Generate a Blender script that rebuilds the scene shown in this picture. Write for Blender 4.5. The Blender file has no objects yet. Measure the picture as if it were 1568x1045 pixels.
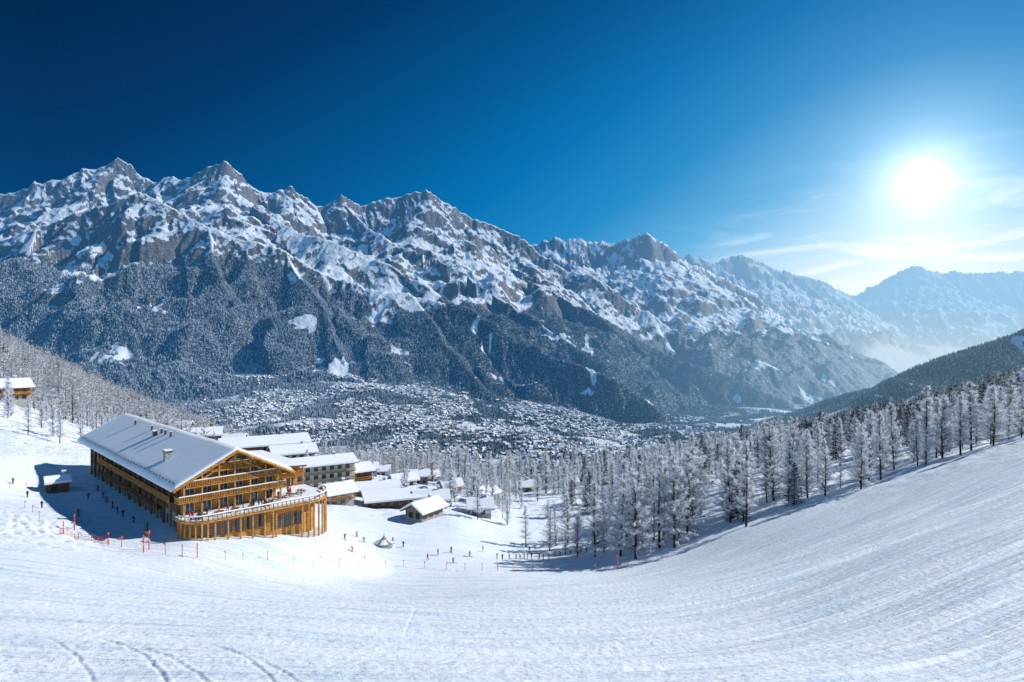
import bpy, math, time
import numpy as np
from mathutils import Vector, Matrix
T0=time.time()
rng=np.random.default_rng(11)
scene=bpy.context.scene
COL=scene.collection
# ------------------------------------------------------------------ helpers
F_=934.0
def from_pixel(u,v,d):
    """image pixel coordinates + assumed depth (m) -> world metres (eye at origin)"""
    return ((u-784)/F_*d, d, (522-v)/F_*d)
def smooth(a,b,x):
    t=np.clip((x-a)/(b-a),0,1); return t*t*(3-2*t)
_G=np.random.default_rng(5).uniform(0,2*np.pi,256)
GX=np.cos(_G).astype(np.float32); GY=np.sin(_G).astype(np.float32)
PERM=np.random.default_rng(6).permutation(256).astype(np.int32)
def pn(x,y,seed=0):
    x=np.asarray(x,dtype=np.float64); y=np.asarray(y,dtype=np.float64)
    xf=np.floor(x); yf=np.floor(y)
    xi=xf.astype(np.int64); yi=yf.astype(np.int64)
    fx=(x-xf).astype(np.float32); fy=(y-yf).astype(np.float32)
    u=fx*fx*fx*(fx*(fx*6-15)+10); v=fy*fy*fy*(fy*(fy*6-15)+10)
    a0=PERM[(xi+seed*37)&255]; a1=PERM[(xi+1+seed*37)&255]
    def g(a,yy,dx,dy):
        h=PERM[(a+yy+seed*13)&255]; return GX[h]*dx+GY[h]*dy
    n00=g(a0,yi,fx,fy); n10=g(a1,yi,fx-1,fy); n01=g(a0,yi+1,fx,fy-1); n11=g(a1,yi+1,fx-1,fy-1)
    a=n00+u*(n10-n00); b=n01+u*(n11-n01)
    return (a+v*(b-a))*1.5
def fbm(x,y,o=4,seed=0,gain=.5):
    r=0;a=1
    for i in range(o):
        r=r+a*pn(x,y,seed+i*7); x=x*2.03+11.3; y=y*2.03+5.7; a*=gain
    return r
def ridged(x,y,o=4,seed=0,gain=.55):
    r=0;a=1
    for i in range(o):
        r=r+a*(1-2*np.abs(pn(x,y,seed+i*5))); x=x*2.1+3.3; y=y*2.1+9.7; a*=gain
    return r
def make_mesh(name,V,F,mats=(),attrs=None,matidx=None,smoothf=False):
    me=bpy.data.meshes.new(name)
    V=np.asarray(V,dtype=np.float32); F=np.asarray(F,dtype=np.int32)
    n=F.shape[1]
    me.vertices.add(len(V)); me.vertices.foreach_set("co",V.ravel())
    me.loops.add(F.size); me.loops.foreach_set("vertex_index",F.ravel())
    me.polygons.add(len(F)); me.polygons.foreach_set("loop_start",np.arange(0,F.size,n,dtype=np.int32))
    try: me.polygons.foreach_set("loop_total",np.full(len(F),n,dtype=np.int32))
    except Exception: pass
    if matidx is not None: me.polygons.foreach_set("material_index",np.asarray(matidx,dtype=np.int32))
    me.polygons.foreach_set("use_smooth",np.full(len(F),smoothf))
    me.update(calc_edges=True)
    for m in mats: me.materials.append(m)
    for k,a in (attrs or {}).items():
        at=me.attributes.new(k,'FLOAT','POINT'); at.data.foreach_set("value",np.asarray(a,dtype=np.float32))
    return me
def add_obj(name,me,loc=(0,0,0),rot=0,scale=1,parent=None):
    ob=bpy.data.objects.new(name,me); COL.objects.link(ob)
    ob.location=loc; ob.rotation_euler=(0,0,rot)
    ob.scale=(scale,)*3 if np.isscalar(scale) else scale
    if parent: ob.parent=parent
    return ob
# ------------------------------------------------------------------ materials
class NT:
    def __init__(s,name):
        s.m=bpy.data.materials.new(name); s.m.use_nodes=True; s.t=s.m.node_tree; s.t.nodes.clear()
        s.out=s.n('ShaderNodeOutputMaterial')
        try: s.m.cycles.emission_sampling='NONE'
        except Exception as ex: print(ex)
    def n(s,t,**k):
        x=s.t.nodes.new(t)
        for a,b in k.items(): setattr(x,a,b)
        return x
    def l(s,a,b): s.t.links.new(a,b)
    def val(s,sock,v):
        if isinstance(v,bpy.types.NodeSocket): s.l(v,sock)
        else: sock.default_value=v
    def math(s,op,a,b=None,c=None,clamp=False):
        x=s.n('ShaderNodeMath',operation=op); x.use_clamp=clamp
        s.val(x.inputs[0],a)
        if b is not None: s.val(x.inputs[1],b)
        if c is not None: s.val(x.inputs[2],c)
        return x.outputs[0]
    def mix(s,f,a,b):
        x=s.n('ShaderNodeMix',data_type='RGBA'); s.val(x.inputs[0],f); s.val(x.inputs[6],a); s.val(x.inputs[7],b); return x.outputs[2]
    def noise(s,scale,detail=3,rough=.5,vec=None,dist=0):
        x=s.n('ShaderNodeTexNoise'); x.inputs['Scale'].default_value=scale; x.inputs['Detail'].default_value=detail
        x.inputs['Roughness'].default_value=rough; x.inputs['Distortion'].default_value=dist
        if vec: s.l(vec,x.inputs['Vector'])
        return x.outputs[0]
    def mr(s,v,a,b,c=0,d=1):
        x=s.n('ShaderNodeMapRange',interpolation_type='SMOOTHSTEP'); s.val(x.inputs[0],v)
        x.inputs[1].default_value=a;x.inputs[2].default_value=b;x.inputs[3].default_value=c;x.inputs[4].default_value=d
        return x.outputs[0]
    def attr(s,nm): return s.n('ShaderNodeAttribute',attribute_name=nm).outputs['Fac']
    def pos(s): return s.n('ShaderNodeNewGeometry').outputs['Position']
    def bsdf(s,col,rough=.7,bump=None,spec=.2,metal=0):
        b=s.n('ShaderNodeBsdfPrincipled'); s.val(b.inputs['Base Color'],col); s.val(b.inputs['Roughness'],rough)
        b.inputs['Specular IOR Level'].default_value=spec; b.inputs['Metallic'].default_value=metal
        if bump is not None: s.l(bump,b.inputs['Normal'])
        return b.outputs[0]
    def bump(s,h,dist,strength=1,nrm=None):
        b=s.n('ShaderNodeBump'); s.val(b.inputs['Distance'],dist); s.val(b.inputs['Strength'],strength); s.l(h,b.inputs['Height'])
        if nrm: s.l(nrm,b.inputs['Normal'])
        return b.outputs[0]
    def haze(s,sh,painted_fog=None):
        """painted air light: emission mixed into the surface, growing with distance from the origin"""
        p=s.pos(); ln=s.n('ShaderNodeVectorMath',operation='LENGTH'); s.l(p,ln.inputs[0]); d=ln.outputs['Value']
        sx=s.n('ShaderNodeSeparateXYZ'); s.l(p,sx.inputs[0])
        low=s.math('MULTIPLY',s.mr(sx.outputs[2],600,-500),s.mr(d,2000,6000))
        x=s.math('ADD',s.math('POWER',s.math('DIVIDE',d,12600.0),1.85),s.math('MULTIPLY',low,.20))  # low term paints extra blue into the shaded valley
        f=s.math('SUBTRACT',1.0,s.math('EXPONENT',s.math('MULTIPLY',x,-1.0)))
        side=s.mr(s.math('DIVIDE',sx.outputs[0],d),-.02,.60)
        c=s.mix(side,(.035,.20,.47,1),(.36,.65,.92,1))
        if painted_fog is not None:
            f=s.math('MAXIMUM',f,painted_fog); c=s.mix(painted_fog,c,(.64,.81,.95,1))
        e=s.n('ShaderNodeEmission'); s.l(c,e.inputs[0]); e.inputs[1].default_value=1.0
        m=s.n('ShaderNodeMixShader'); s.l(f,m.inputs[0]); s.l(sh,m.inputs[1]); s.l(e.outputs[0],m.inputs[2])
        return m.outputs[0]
    def done(s,sh): s.l(sh,s.out.inputs['Surface']); return s.m
def simple(name,col,rough=.7,var=.25,scale=2.0,bumpd=0.0,spec=.2,metal=0):
    t=NT(name); n=t.noise(scale,4,.6,t.pos())
    dark=tuple(c*(1-var) for c in col)+(1,); lite=tuple(min(1,c*(1+var)) for c in col)+(1,)
    c=t.mix(t.mr(n,.3,.7),dark,lite)
    b=t.bump(n,bumpd) if bumpd else None
    return t.done(t.bsdf(c,rough,b,spec,metal))
def mat_terrain():
    t=NT("snowy_terrain"); p=t.pos()
    rock=t.attr("rock"); forest=t.attr("forest"); near=t.attr("near"); painted_fog=t.attr("painted_fog")
    n1=t.noise(.016,6,.72,p); n2=t.noise(.06,4,.65,p); nb=t.noise(.0022,3,.55,p)
    rk=t.math('ADD',rock,t.math('MULTIPLY',t.math('SUBTRACT',nb,.5),1.1))
    rf=t.mr(t.math('ADD',rk,t.math('MULTIPLY',t.math('SUBTRACT',n1,.5),1.5)),.38,.60)
    rf=t.math('MULTIPLY',rf,t.mr(t.math('ADD',rock,t.math('SUBTRACT',n2,.5)),.10,.36))
    rc=t.mix(t.mr(n2,.3,.7),(.070,.070,.075,1),(.27,.25,.235,1))
    cx=t.n('ShaderNodeCombineXYZ'); t.l(t.attr("lane_across"),cx.inputs[0]); t.l(t.attr("lane_along"),cx.inputs[1])
    mpn=t.n('ShaderNodeMapping'); t.l(cx.outputs[0],mpn.inputs[0]); mpn.inputs['Scale'].default_value=(1.0,.045,1)
    lane=t.noise(1.1,5,.72,mpn.outputs[0],.3)
    sn=t.mix(t.mr(t.noise(.35,3,.6,p),.3,.7),(.76,.845,.93,1),(.85,.90,.955,1))
    sn=t.mix(t.math('MULTIPLY',near,t.mr(lane,.46,.66)),sn,(.60,.72,.86,1))
    c=t.mix(rf,sn,rc)
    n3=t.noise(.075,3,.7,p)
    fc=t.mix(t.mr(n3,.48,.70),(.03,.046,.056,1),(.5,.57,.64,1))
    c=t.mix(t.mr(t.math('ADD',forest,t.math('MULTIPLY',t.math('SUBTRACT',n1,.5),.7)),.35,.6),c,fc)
    far=t.math('SUBTRACT',1.0,near)
    h=t.math('ADD',t.math('MULTIPLY',t.math('MULTIPLY',n1,far),22.0),
      t.math('MULTIPLY',near,t.math('ADD',t.math('MULTIPLY',t.noise(2.0,4,.62,p),.14),t.math('MULTIPLY',lane,.40))))
    b=t.bump(h,1.0,1.0)
    b3=t.bump(t.math('MULTIPLY',t.noise(20.0,1,.6,p),near),.018,.8,b)
    return t.done(t.haze(t.bsdf(c,.62,b3,.25),painted_fog))
def mat_tree(name,dark,mid,white,tl=.25):
    t=NT(name); f=t.attr("frost"); n=t.noise(.9,1,.5,t.pos())
    x=t.math('ADD',f,t.math('MULTIPLY',t.math('SUBTRACT',n,.5),.35))
    c=t.mix(t.mr(x,.1,.5),dark+(1,),mid+(1,)); c=t.mix(t.mr(x,.45,.95),c,white+(1,))
    sh=t.n('ShaderNodeBsdfDiffuse'); t.l(c,sh.inputs[0])
    if tl>0:
        tr=t.n('ShaderNodeBsdfTranslucent'); t.l(c,tr.inputs[0])
        m=t.n('ShaderNodeMixShader'); m.inputs[0].default_value=tl; t.l(sh.outputs[0],m.inputs[1]); t.l(tr.outputs[0],m.inputs[2])
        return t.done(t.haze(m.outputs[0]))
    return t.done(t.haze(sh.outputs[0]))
M_ter=mat_terrain()
M_larch=mat_tree("frosted_twigs",(.085,.065,.052),(.50,.50,.52),(.90,.93,.97),.40)
M_spruce=mat_tree("snowy_needles",(.022,.036,.036),(.10,.135,.14),(.84,.88,.93))
M_far=mat_tree("distant_needles",(.028,.042,.050),(.14,.17,.185),(.74,.79,.86),0)
M_house=mat_tree("village_walls_roofs",(.15,.09,.06),(.30,.22,.17),(.80,.84,.89),0)
M_snow=simple("snow_cover",(.86,.90,.95),.6,.03,1.5,.02)
def mat_wood(name,a,b,sc=6):
    t=NT(name); p=t.n('ShaderNodeTexCoord').outputs['Object']
    w=t.n('ShaderNodeTexWave',wave_type='BANDS',bands_direction='Z'); w.inputs['Scale'].default_value=sc*.16; w.inputs['Distortion'].default_value=.6; w.inputs['Detail'].default_value=2
    t.l(p,w.inputs[0]); n=t.noise(1.1,5,.6,p)
    c=t.mix(t.mr(n,.3,.7),a+(1,),b+(1,)); c=t.mix(t.mr(w.outputs['Fac'],0,.22),tuple(q*.35 for q in a)+(1,),c)
    return t.done(t.bsdf(c,.55,t.bump(w.outputs['Fac'],.05),.25))
M_gold=mat_wood("golden_timber",(.44,.19,.042),(.72,.37,.10))
M_brown=mat_wood("dark_timber",(.15,.075,.033),(.27,.14,.065))
M_greyw=mat_wood("weathered_timber",(.20,.19,.18),(.32,.30,.28))
M_stone=simple("stone_masonry",(.34,.33,.32),.85,.35,3.0,.08)
M_plaster=simple("cream_plaster",(.70,.62,.42),.8,.08,1.0)
M_white=simple("white_plaster",(.72,.72,.70),.8,.06,1.0)
M_glass=simple("window_glass",(.025,.035,.045),.12,.3,.6,0,.8)
M_metal=simple("dark_metal",(.09,.09,.10),.45,.2,3,0,.5,.6)
M_red=simple("red_plastic",(.70,.05,.02),.45,.1,3)
M_orange=simple("orange_fabric",(.75,.16,.03),.7,.2,3)
M_canvas=simple("canvas",(.30,.30,.31),.8,.15,2)
# ------------------------------------------------------------------ terrain control
C=[(-600,1045,24),(0,1045,27),(400,1045,27),(784,1045,28),(1200,1045,28),(1568,1045,28),(2200,1045,26),
(0,950,40),(400,960,42),(784,960,50),(1200,950,50),(1568,930,42),
(0,860,70),(300,905,66),(784,910,80),(1200,880,76),(1568,820,65),
(-300,780,110),(0,802,112),(150,830,110),(300,853,110),(500,870,128),(784,880,137),(950,874,142),(1050,854,144),(1180,806,150),(1300,768,156),(1450,718,162),(1568,682,162),(1900,600,165),
(265,825,116),(450,822,137),(600,840,157),(784,852,168),(900,850,168),(550,790,178),(700,792,190),(600,772,206),(800,784,230),
(480,748,212),(700,746,290),(900,765,260),(350,702,235),(200,690,235),(150,730,170),(50,748,150),(0,720,150),(100,672,220),(0,652,210),(0,612,260),(100,640,300),(200,662,330),(-300,600,200),
(0,538,500),(100,582,500),(220,640,520),(350,690,450),(-300,490,500),(500,716,500),(700,738,600),(850,744,600),(1000,716,500),
(1100,762,205),(1100,724,280),(1200,702,285),(1300,722,212),(1450,690,212),(1568,660,212),(1400,664,330),(1568,630,340),(1568,594,550),(1400,632,600),(1200,672,650),(1000,708,800),
(0,600,900),(100,655,1200),(400,725,1200),(784,762,1100),(1100,724,1200),(1400,638,1200),(1568,576,1200),(1900,500,1200),
(0,652,2500),(400,703,2500),(784,726,2500),(1100,712,2500),(1400,653,2500),(1568,600,2500)]
cp=[]
for u,v,d in C:
    x,y,z=from_pixel(u,v,d); r=math.hypot(x,y); cp.append((math.atan2(x,y),r,z/r))
for az,r,z in [(-1.2,25,-10),(-1.2,100,-15),(-1.2,300,-5),(-1.2,800,0),(-1.2,2500,-250),(1.2,25,-8),(1.2,100,-12),(1.2,300,5),(1.2,800,60),(1.2,2500,100)]:
    cp.append((az,r,z/r))
cp=np.array(cp); PX=cp[:,0]; PY=np.log(cp[:,1])*.6
def phi(d2): return .5*d2*np.log(d2+1e-9)
n=len(cp); A=np.zeros((n+3,n+3)); D2=(PX[:,None]-PX)**2+(PY[:,None]-PY)**2
A[:n,:n]=phi(D2)+np.eye(n)*2e-4; A[:n,n]=1;A[:n,n+1]=PX;A[:n,n+2]=PY;A[n:,:n]=A[:n,n:].T
W=np.linalg.solve(A,np.concatenate([cp[:,2],[0,0,0]]))
def tps(az,r):
    a=np.clip(az,-1.2,1.2); l=np.log(np.maximum(r,22))*.6
    o=W[n]+W[n+1]*a+W[n+2]*l
    for i in range(n): o=o+W[i]*phi((a-PX[i])**2+(l-PY[i])**2)
    z=o*np.maximum(r,22)
    return np.where(r<22,-9+(z+9)*(r/22),z)
RID=[
 dict(s=.60,k=260,jag=60,g=95,p=[(-700,420,5200),(-300,330,5600),(0,292,6000),(60,275,6100),(110,264,6250),(185,243,6500),(240,272,6500),(290,266,6500),(345,246,6500),(380,277,6600),(420,295,6700),(450,286,6800),(490,320,6900),(520,299,7000),(550,316,7100),(600,302,7200),(650,291,7300),(700,322,7400),(745,342,7500),(800,367,7500),(850,400,7400),(910,426,7200),(1000,480,7000),(1100,545,6800),(1200,608,6600)]),
 dict(s=.74,k=120,jag=35,g=80,p=[(-300,440,4800),(0,375,5000),(60,347,5000),(130,322,5150),(220,295,5300),(270,320,5200),(330,350,5100),(440,386,5000),(520,428,4900),(620,452,4800),(700,470,4700),(800,522,4500),(880,556,4350),(940,582,4200),(1010,628,4000)]),
 dict(s=.6,k=100,jag=30,g=60,p=[(650,298,7300),(690,350,7000),(740,395,6700),(800,425,6400),(870,462,6200),(960,512,5900),(1050,556,5700),(1140,590,5500),(1210,618,5300)]),
 dict(s=.6,k=100,jag=30,g=60,p=[(345,252,6500),(370,310,6100),(430,345,5800),(520,375,5500),(600,405,5300),(650,440,5100)]),
 dict(s=.6,k=100,jag=30,g=60,p=[(520,305,7000),(560,350,6600),(640,385,6200),(720,430,5800),(790,470,5500),(860,520,5200),(940,560,4900)]),
 dict(s=.66,k=60,jag=10,g=50,p=[(220,298,5300),(210,390,4750),(180,470,4350),(150,530,4100)]),
 dict(s=.66,k=60,jag=10,g=50,p=[(330,350,5100),(345,430,4600),(345,500,4250),(340,550,4050)]),
 dict(s=.66,k=60,jag=10,g=50,p=[(440,386,5000),(470,450,4600),(520,510,4300),(545,560,4050)]),
 dict(s=.66,k=60,jag=10,g=50,p=[(620,452,4800),(670,520,4350),(720,580,4000),(760,615,3800)]),
 dict(s=.66,k=60,jag=10,g=50,p=[(60,347,5000),(30,430,4400),(-40,520,3800)]),
 dict(s=.55,k=260,jag=60,g=90,p=[(700,400,9800),(790,385,9600),(830,366,9500),(880,362,9500),(930,372,9500),(985,354,9500),(1020,378,9500),(1050,403,9500),(1100,420,9500),(1160,450,9400),(1240,512,9200),(1330,580,9000)]),
 dict(s=.55,k=150,jag=40,g=60,p=[(985,360,9500),(1000,420,9000),(1060,470,8500),(1120,530,8000),(1180,580,7600)]),
 dict(s=.55,k=260,jag=90,g=90,p=[(950,430,13000),(1000,418,13000),(1060,388,13300),(1090,402,13400),(1135,388,13600),(1200,415,13800),(1260,432,14000),(1300,452,14500),(1330,500,13500),(1370,560,12500)]),
 dict(s=.5,k=260,jag=90,g=110,p=[(1240,475,17000),(1310,450,17000),(1350,430,16600),(1400,406,16200),(1440,415,16200),(1500,418,16000),(1568,414,16000),(1650,400,15500),(1900,380,15000),(2500,380,14000)]),
 dict(s=.5,k=100,jag=40,g=80,p=[(1430,415,16200),(1420,470,14800),(1400,520,13300)]),
 dict(s=.42,k=40,jag=8,g=25,p=[(2500,330,2600),(1900,420,2800),(1700,462,3000),(1568,508,3000),(1450,552,3300),(1340,592,3700),(1270,625,4000)]),
]
def mountains(X,Y):
    wx=X+90*pn(X/900,Y/900,3)+30*pn(X/260,Y/260,4); wy=Y+90*pn(X/900,Y/900,8)+30*pn(X/260,Y/260,9)
    best=np.full(X.shape,-5000.0); bs=np.zeros_like(best); bd=np.zeros_like(best); bg=np.zeros_like(best)
    for ri,R in enumerate(RID):
        P=np.array([from_pixel(*q) for q in R['p']]); s0=ri*5000
        jx=np.arange(0,20000,15.0)
        md=.35+1.3*np.abs(pn(jx/700,jx*0+.5,ri+9))
        jag=((1-2*np.abs(pn(jx/400+.4*pn(jx/170,jx*0,ri+2),jx*0+ri,ri)))*.75*R['jag']+(1-2*np.abs(pn(jx/150+.5*pn(jx/80,jx*0,1),jx*0,ri+3)))*R['jag']*.28*md+pn(jx/55,jx*0,ri+5)*R['jag']*.3*md)-R['jag']*.55
        L=0
        for i in range(len(P)-1):
            ax,ay,az_=P[i]; bx,by,bz=P[i+1]; dx=bx-ax;dy=by-ay; ll=dx*dx+dy*dy; ln=math.sqrt(ll)
            tt=np.clip(((wx-ax)*dx+(wy-ay)*dy)/ll,0,1)
            ds=np.hypot(wx-ax-tt*dx,wy-ay-tt*dy); sl=L+tt*ln
            h=az_+tt*(bz-az_)-R['s']*ds-R['k']*(1-np.exp(-ds/380))+np.interp(sl,jx,jag)*np.exp(-ds/260)
            m=h>best
            best=np.where(m,h,best); bs=np.where(m,s0+sl,bs); bd=np.where(m,ds,bd); bg=np.where(m,R['g'],bg)
            L+=ln
    sc=np.where(Y>9000,1.8,1.0)
    wob=.35*pn(X/330,Y/330,12)
    gl=np.abs(pn(bs/(300*sc)+wob+.15*pn(X/200,Y/200,2),bd/1100+wob,21))*2
    gl2=np.abs(pn(bs/(105*sc)+.35*pn(X/110,Y/110,3),bd/400,23))*2
    gl3=np.abs(pn(bs/(42*sc)+.3*pn(X/45,Y/45,3),bd/190,25))*2
    best=best-bg*sc*(gl*smooth(20,420,bd)*1.3+.38*gl2*smooth(5,200,bd)+.16*gl3*smooth(0,80,bd))+bg*.38*smooth(0,300,bd)
    best=best+ (ridged(X/520,Y/520,6,30,.5)-.9)*34*smooth(30,500,bd)*np.clip(bg/80,.3,1.2)*sc
    best=best+ (ridged(X/75,Y/75,4,50,.6)-.8)*6*sc*np.clip(bg/80,.3,1.3)
    return best,bd
def floor_z(X,Y):
    f=-505-.035*(np.clip(Y,2000,9000)-2500)+np.clip(.205*(Y-2500)*smooth(900,-900,X),-60,330)+14*fbm(X/500,Y/500,3,70)
    hills=42*np.clip(pn(X/600,Y/450,77)*1.6,0,1)
    return f+hills
fx_=(math.cos(math.radians(45.5)),math.sin(math.radians(45.5))); fy_=(-fx_[1],fx_[0])
CH=(-64.7,119.2,-37.3)
def lane(x,y): return y-.5*np.logaddexp(0,(x-5)/6)*6+.02*x+.6*pn(x/40,y/40,150)
def terrain(X,Y):
    r=np.hypot(X,Y); az=np.arctan2(X,Y); sh=X.shape
    nearm=r<2900
    zn=np.zeros(sh); zn[nearm]=tps(az[nearm],r[nearm])
    a=r[nearm]; x=X[nearm]; y=Y[nearm]
    amp=smooth(300,900,a)*5+smooth(130,220,a)*1.0
    zz=zn[nearm]+amp*fbm(x/90,y/90,4,90)*smooth(120,200,a)
    zz=zz+smooth(165,200,a)*smooth(330,260,a)*(.45*fbm(x/12,y/12,3,95))
    k=smooth(200,130,a); t_=lane(x,y)
    zz=zz+k*(.50*fbm(t_/9,x/60,3,101)+.08*fbm(t_/.9,x/14,3,110)+.03*fbm(x/.8,y/.8,3,130))
    for uu,vv,d0,w,am in [(0,800,112,8,.35),(60,812,110,6,.3)]:
        px,py,_=from_pixel(uu,vv,d0); q=np.exp(-((x-px)**2+(y-py)**2)/(2*w*w)*.35); zz=zz+am*q*(.5+np.abs(pn(x/2.2,y/2.2,140))*1.6)
    for (u1,v1,u2,v2,bend,dep) in [(70,985,150,1048,.4,.05),(150,985,260,1050,.8,.07),(165,990,330,1050,1.0,.06),(270,985,430,1050,1.2,.06),(300,995,470,1048,1.0,.05),(618,975,640,935,.2,.03),(1480,925,1568,915,.5,.06),(1180,1010,1290,1000,.4,.05),(850,1000,960,992,.3,.05),(40,950,130,960,.5,.04)]:
        def gp(u,v):
            aa=(u-784)/F_; e=(522-v)/F_; d=np.array(np.linspace(20,140,600)); 
            xx=aa*d; zt=tps(np.arctan2(xx,d),np.hypot(xx,d)); i=np.argmin(np.abs(zt-e*d)); return xx[i],d[i]
        p1=np.array(gp(u1,v1)); p2=np.array(gp(u2,v2)); dv=p2-p1; L=np.hypot(*dv); dv/=L
        s=(x-p1[0])*dv[0]+(y-p1[1])*dv[1]; o=(x-p1[0])*-dv[1]+(y-p1[1])*dv[0]-bend*np.sin(np.clip(s/L,0,1)*np.pi)
        w=smooth(-.2,1,s)*smooth(L+.2,L-1,s)*(.5+np.abs(pn(x*1.3,y*1.3,160)))
        zz=zz-dep*w*(np.exp(-(o/.10)**2)-.5*np.exp(-((o-.22)/.12)**2))
    zn[nearm]=zz
    lx=(X-CH[0])*fx_[0]+(Y-CH[1])*fx_[1]; ly=(X-CH[0])*fy_[0]+(Y-CH[1])*fy_[1]
    dx=np.maximum(np.maximum(-2-lx,lx-26),0); dy=np.maximum(np.maximum(-4-ly,ly-80),0); dd=np.hypot(dx,dy)
    kk=smooth(18,0,dd); zn=zn*(1-kk)+(CH[2]-.1-.17*np.clip(lx,0,30)+0*ly)*kk
    far=r>1500
    zf=np.full(sh,-9999.0)
    if far.any():
        mz,b=mountains(X[far],Y[far]); fl=floor_z(X[far],Y[far])
        kx=25.0; h=np.clip(.5+.5*(mz-fl)/kx/2,0,1); zf[far]=fl*(1-h)+mz*h+kx*h*(1-h)
    bl=smooth(1700,2800,r)
    return np.where(far,zn*(1-bl)+np.where(far,zf,0)*bl,zn)
azs=np.radians(np.concatenate([np.linspace(-180,-48,40,endpoint=False),np.arange(-48,48,.095),np.linspace(48,180,41)]))
rs=np.concatenate([np.linspace(2,20,14,endpoint=False),np.geomspace(20,170,400,endpoint=False),np.geomspace(170,2200,230,endpoint=False),np.linspace(2200,9000,500,endpoint=False),np.linspace(9000,27000,300,endpoint=False),np.geomspace(27000,60000,12)])
R_,A_=np.meshgrid(rs,azs,indexing='ij'); X=R_*np.sin(A_); Y=R_*np.cos(A_)
Z=terrain(X,Y); print("terrain eval",time.time()-T0,X.shape)
Pg=np.stack([X,Y,Z],-1)
du=np.gradient(Pg,axis=0); dv=np.gradient(Pg,axis=1); N=np.cross(dv,du); N/=np.linalg.norm(N,axis=-1,keepdims=True)+1e-9
nz=np.abs(N[...,2])
nr,nc=X.shape
def sample(G,x,y):
    r=np.hypot(x,y); a=np.arctan2(x,y)
    i=np.clip(np.searchsorted(rs,r)-1,0,nr-2); j=np.clip(np.searchsorted(azs,a)-1,0,nc-2)
    fr=np.clip((r-rs[i])/(rs[i+1]-rs[i]),0,1); fa=np.clip((a-azs[j])/(azs[j+1]-azs[j]),0,1)
    return (G[i,j]*(1-fr)+G[i+1,j]*fr)*(1-fa)+(G[i,j+1]*(1-fr)+G[i+1,j+1]*fr)*fa
def hz(x,y): return float(sample(Z,np.array([x]),np.array([y]))[0])
rock=smooth(.75,.50,nz)*.88*smooth(1800,2600,R_)*smooth(-300,500,Z+200*pn(X/700,Y/700,200)+ (R_>8000)*200)
tl=240+160*pn(X/700,Y/700,210)+150*pn(X/150,Y/150,211)+300*smooth(-800,-2000,X)-170*smooth(5200,8000,R_)
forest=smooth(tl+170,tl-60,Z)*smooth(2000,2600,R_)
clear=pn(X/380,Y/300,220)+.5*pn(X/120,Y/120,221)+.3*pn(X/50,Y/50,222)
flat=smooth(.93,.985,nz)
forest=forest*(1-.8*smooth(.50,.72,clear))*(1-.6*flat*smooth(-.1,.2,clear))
near=smooth(400,150,R_)
painted_fog=.8*smooth(300,-550,Z)*smooth(6500,12000,R_)*smooth(.2,.55,X/R_)+.5*smooth(1100,-300,Z)*smooth(10000,14500,R_)  # mist painted onto far, low slopes as surface emission
painted_fog=np.clip(painted_fog*(1+.35*pn(X/1500,Z/400,230)),0,.93)
idx=np.arange(nr*nc).reshape(nr,nc)
Fq=np.stack([idx[:-1,:-1],idx[:-1,1:],idx[1:,1:],idx[1:,:-1]],-1).reshape(-1,4)[:,::-1]
me=make_mesh("terrain",Pg.reshape(-1,3),Fq,[M_ter],dict(rock=rock.ravel(),forest=forest.ravel(),near=near.ravel(),painted_fog=painted_fog.ravel(),lane_across=lane(X,Y).ravel(),lane_along=X.ravel()),None,True)
add_obj("snowy_mountain_terrain",me); print("terrain mesh",time.time()-T0)
# ------------------------------------------------------------------ trees
def sliv(B,D,L,Wd,f0,f1,rg):
    n=len(B); r=rg.normal(size=(n,3)); s=np.cross(D,r); s/=np.linalg.norm(s,axis=1,keepdims=True)+1e-9
    s=s*(Wd[:,None]/2); V=np.stack([B-s,B+s,B+D*L[:,None]],1).reshape(-1,3)
    return V,np.arange(3*n).reshape(n,3),np.stack([f0,f0,f1],1).ravel()
def cat(parts):
    V=[];Fc=[];A=[];o=0
    for v,f,a in parts: V.append(v);Fc.append(f+o);A.append(a);o+=len(v)
    return np.concatenate(V),np.concatenate(Fc),np.concatenate(A)
def trunk(H,r0,rg,sides=7,segs=8,fr=.12,bendy=.25):
    V=[];F=[];bx,by=rg.normal(size=2)*bendy
    for i in range(segs+1):
        t=i/segs; r=r0*(1-t)**.9+.02
        for k in range(sides):
            a=2*math.pi*k/sides; V.append((bx*math.sin(t*3)+r*math.cos(a),by*math.sin(t*2.4)+r*math.sin(a),t*H-.6*(i==0)))
    for i in range(segs):
        for k in range(sides):
            a=i*sides+k;b=i*sides+(k+1)%sides;c=a+sides;d=b+sides; F+=[(a,b,d),(a,d,c)]
    V=np.array(V); return V,np.array(F),np.full(len(V),fr)
def nrm(v): return v/(np.linalg.norm(v,axis=1,keepdims=True)+1e-9)
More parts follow.
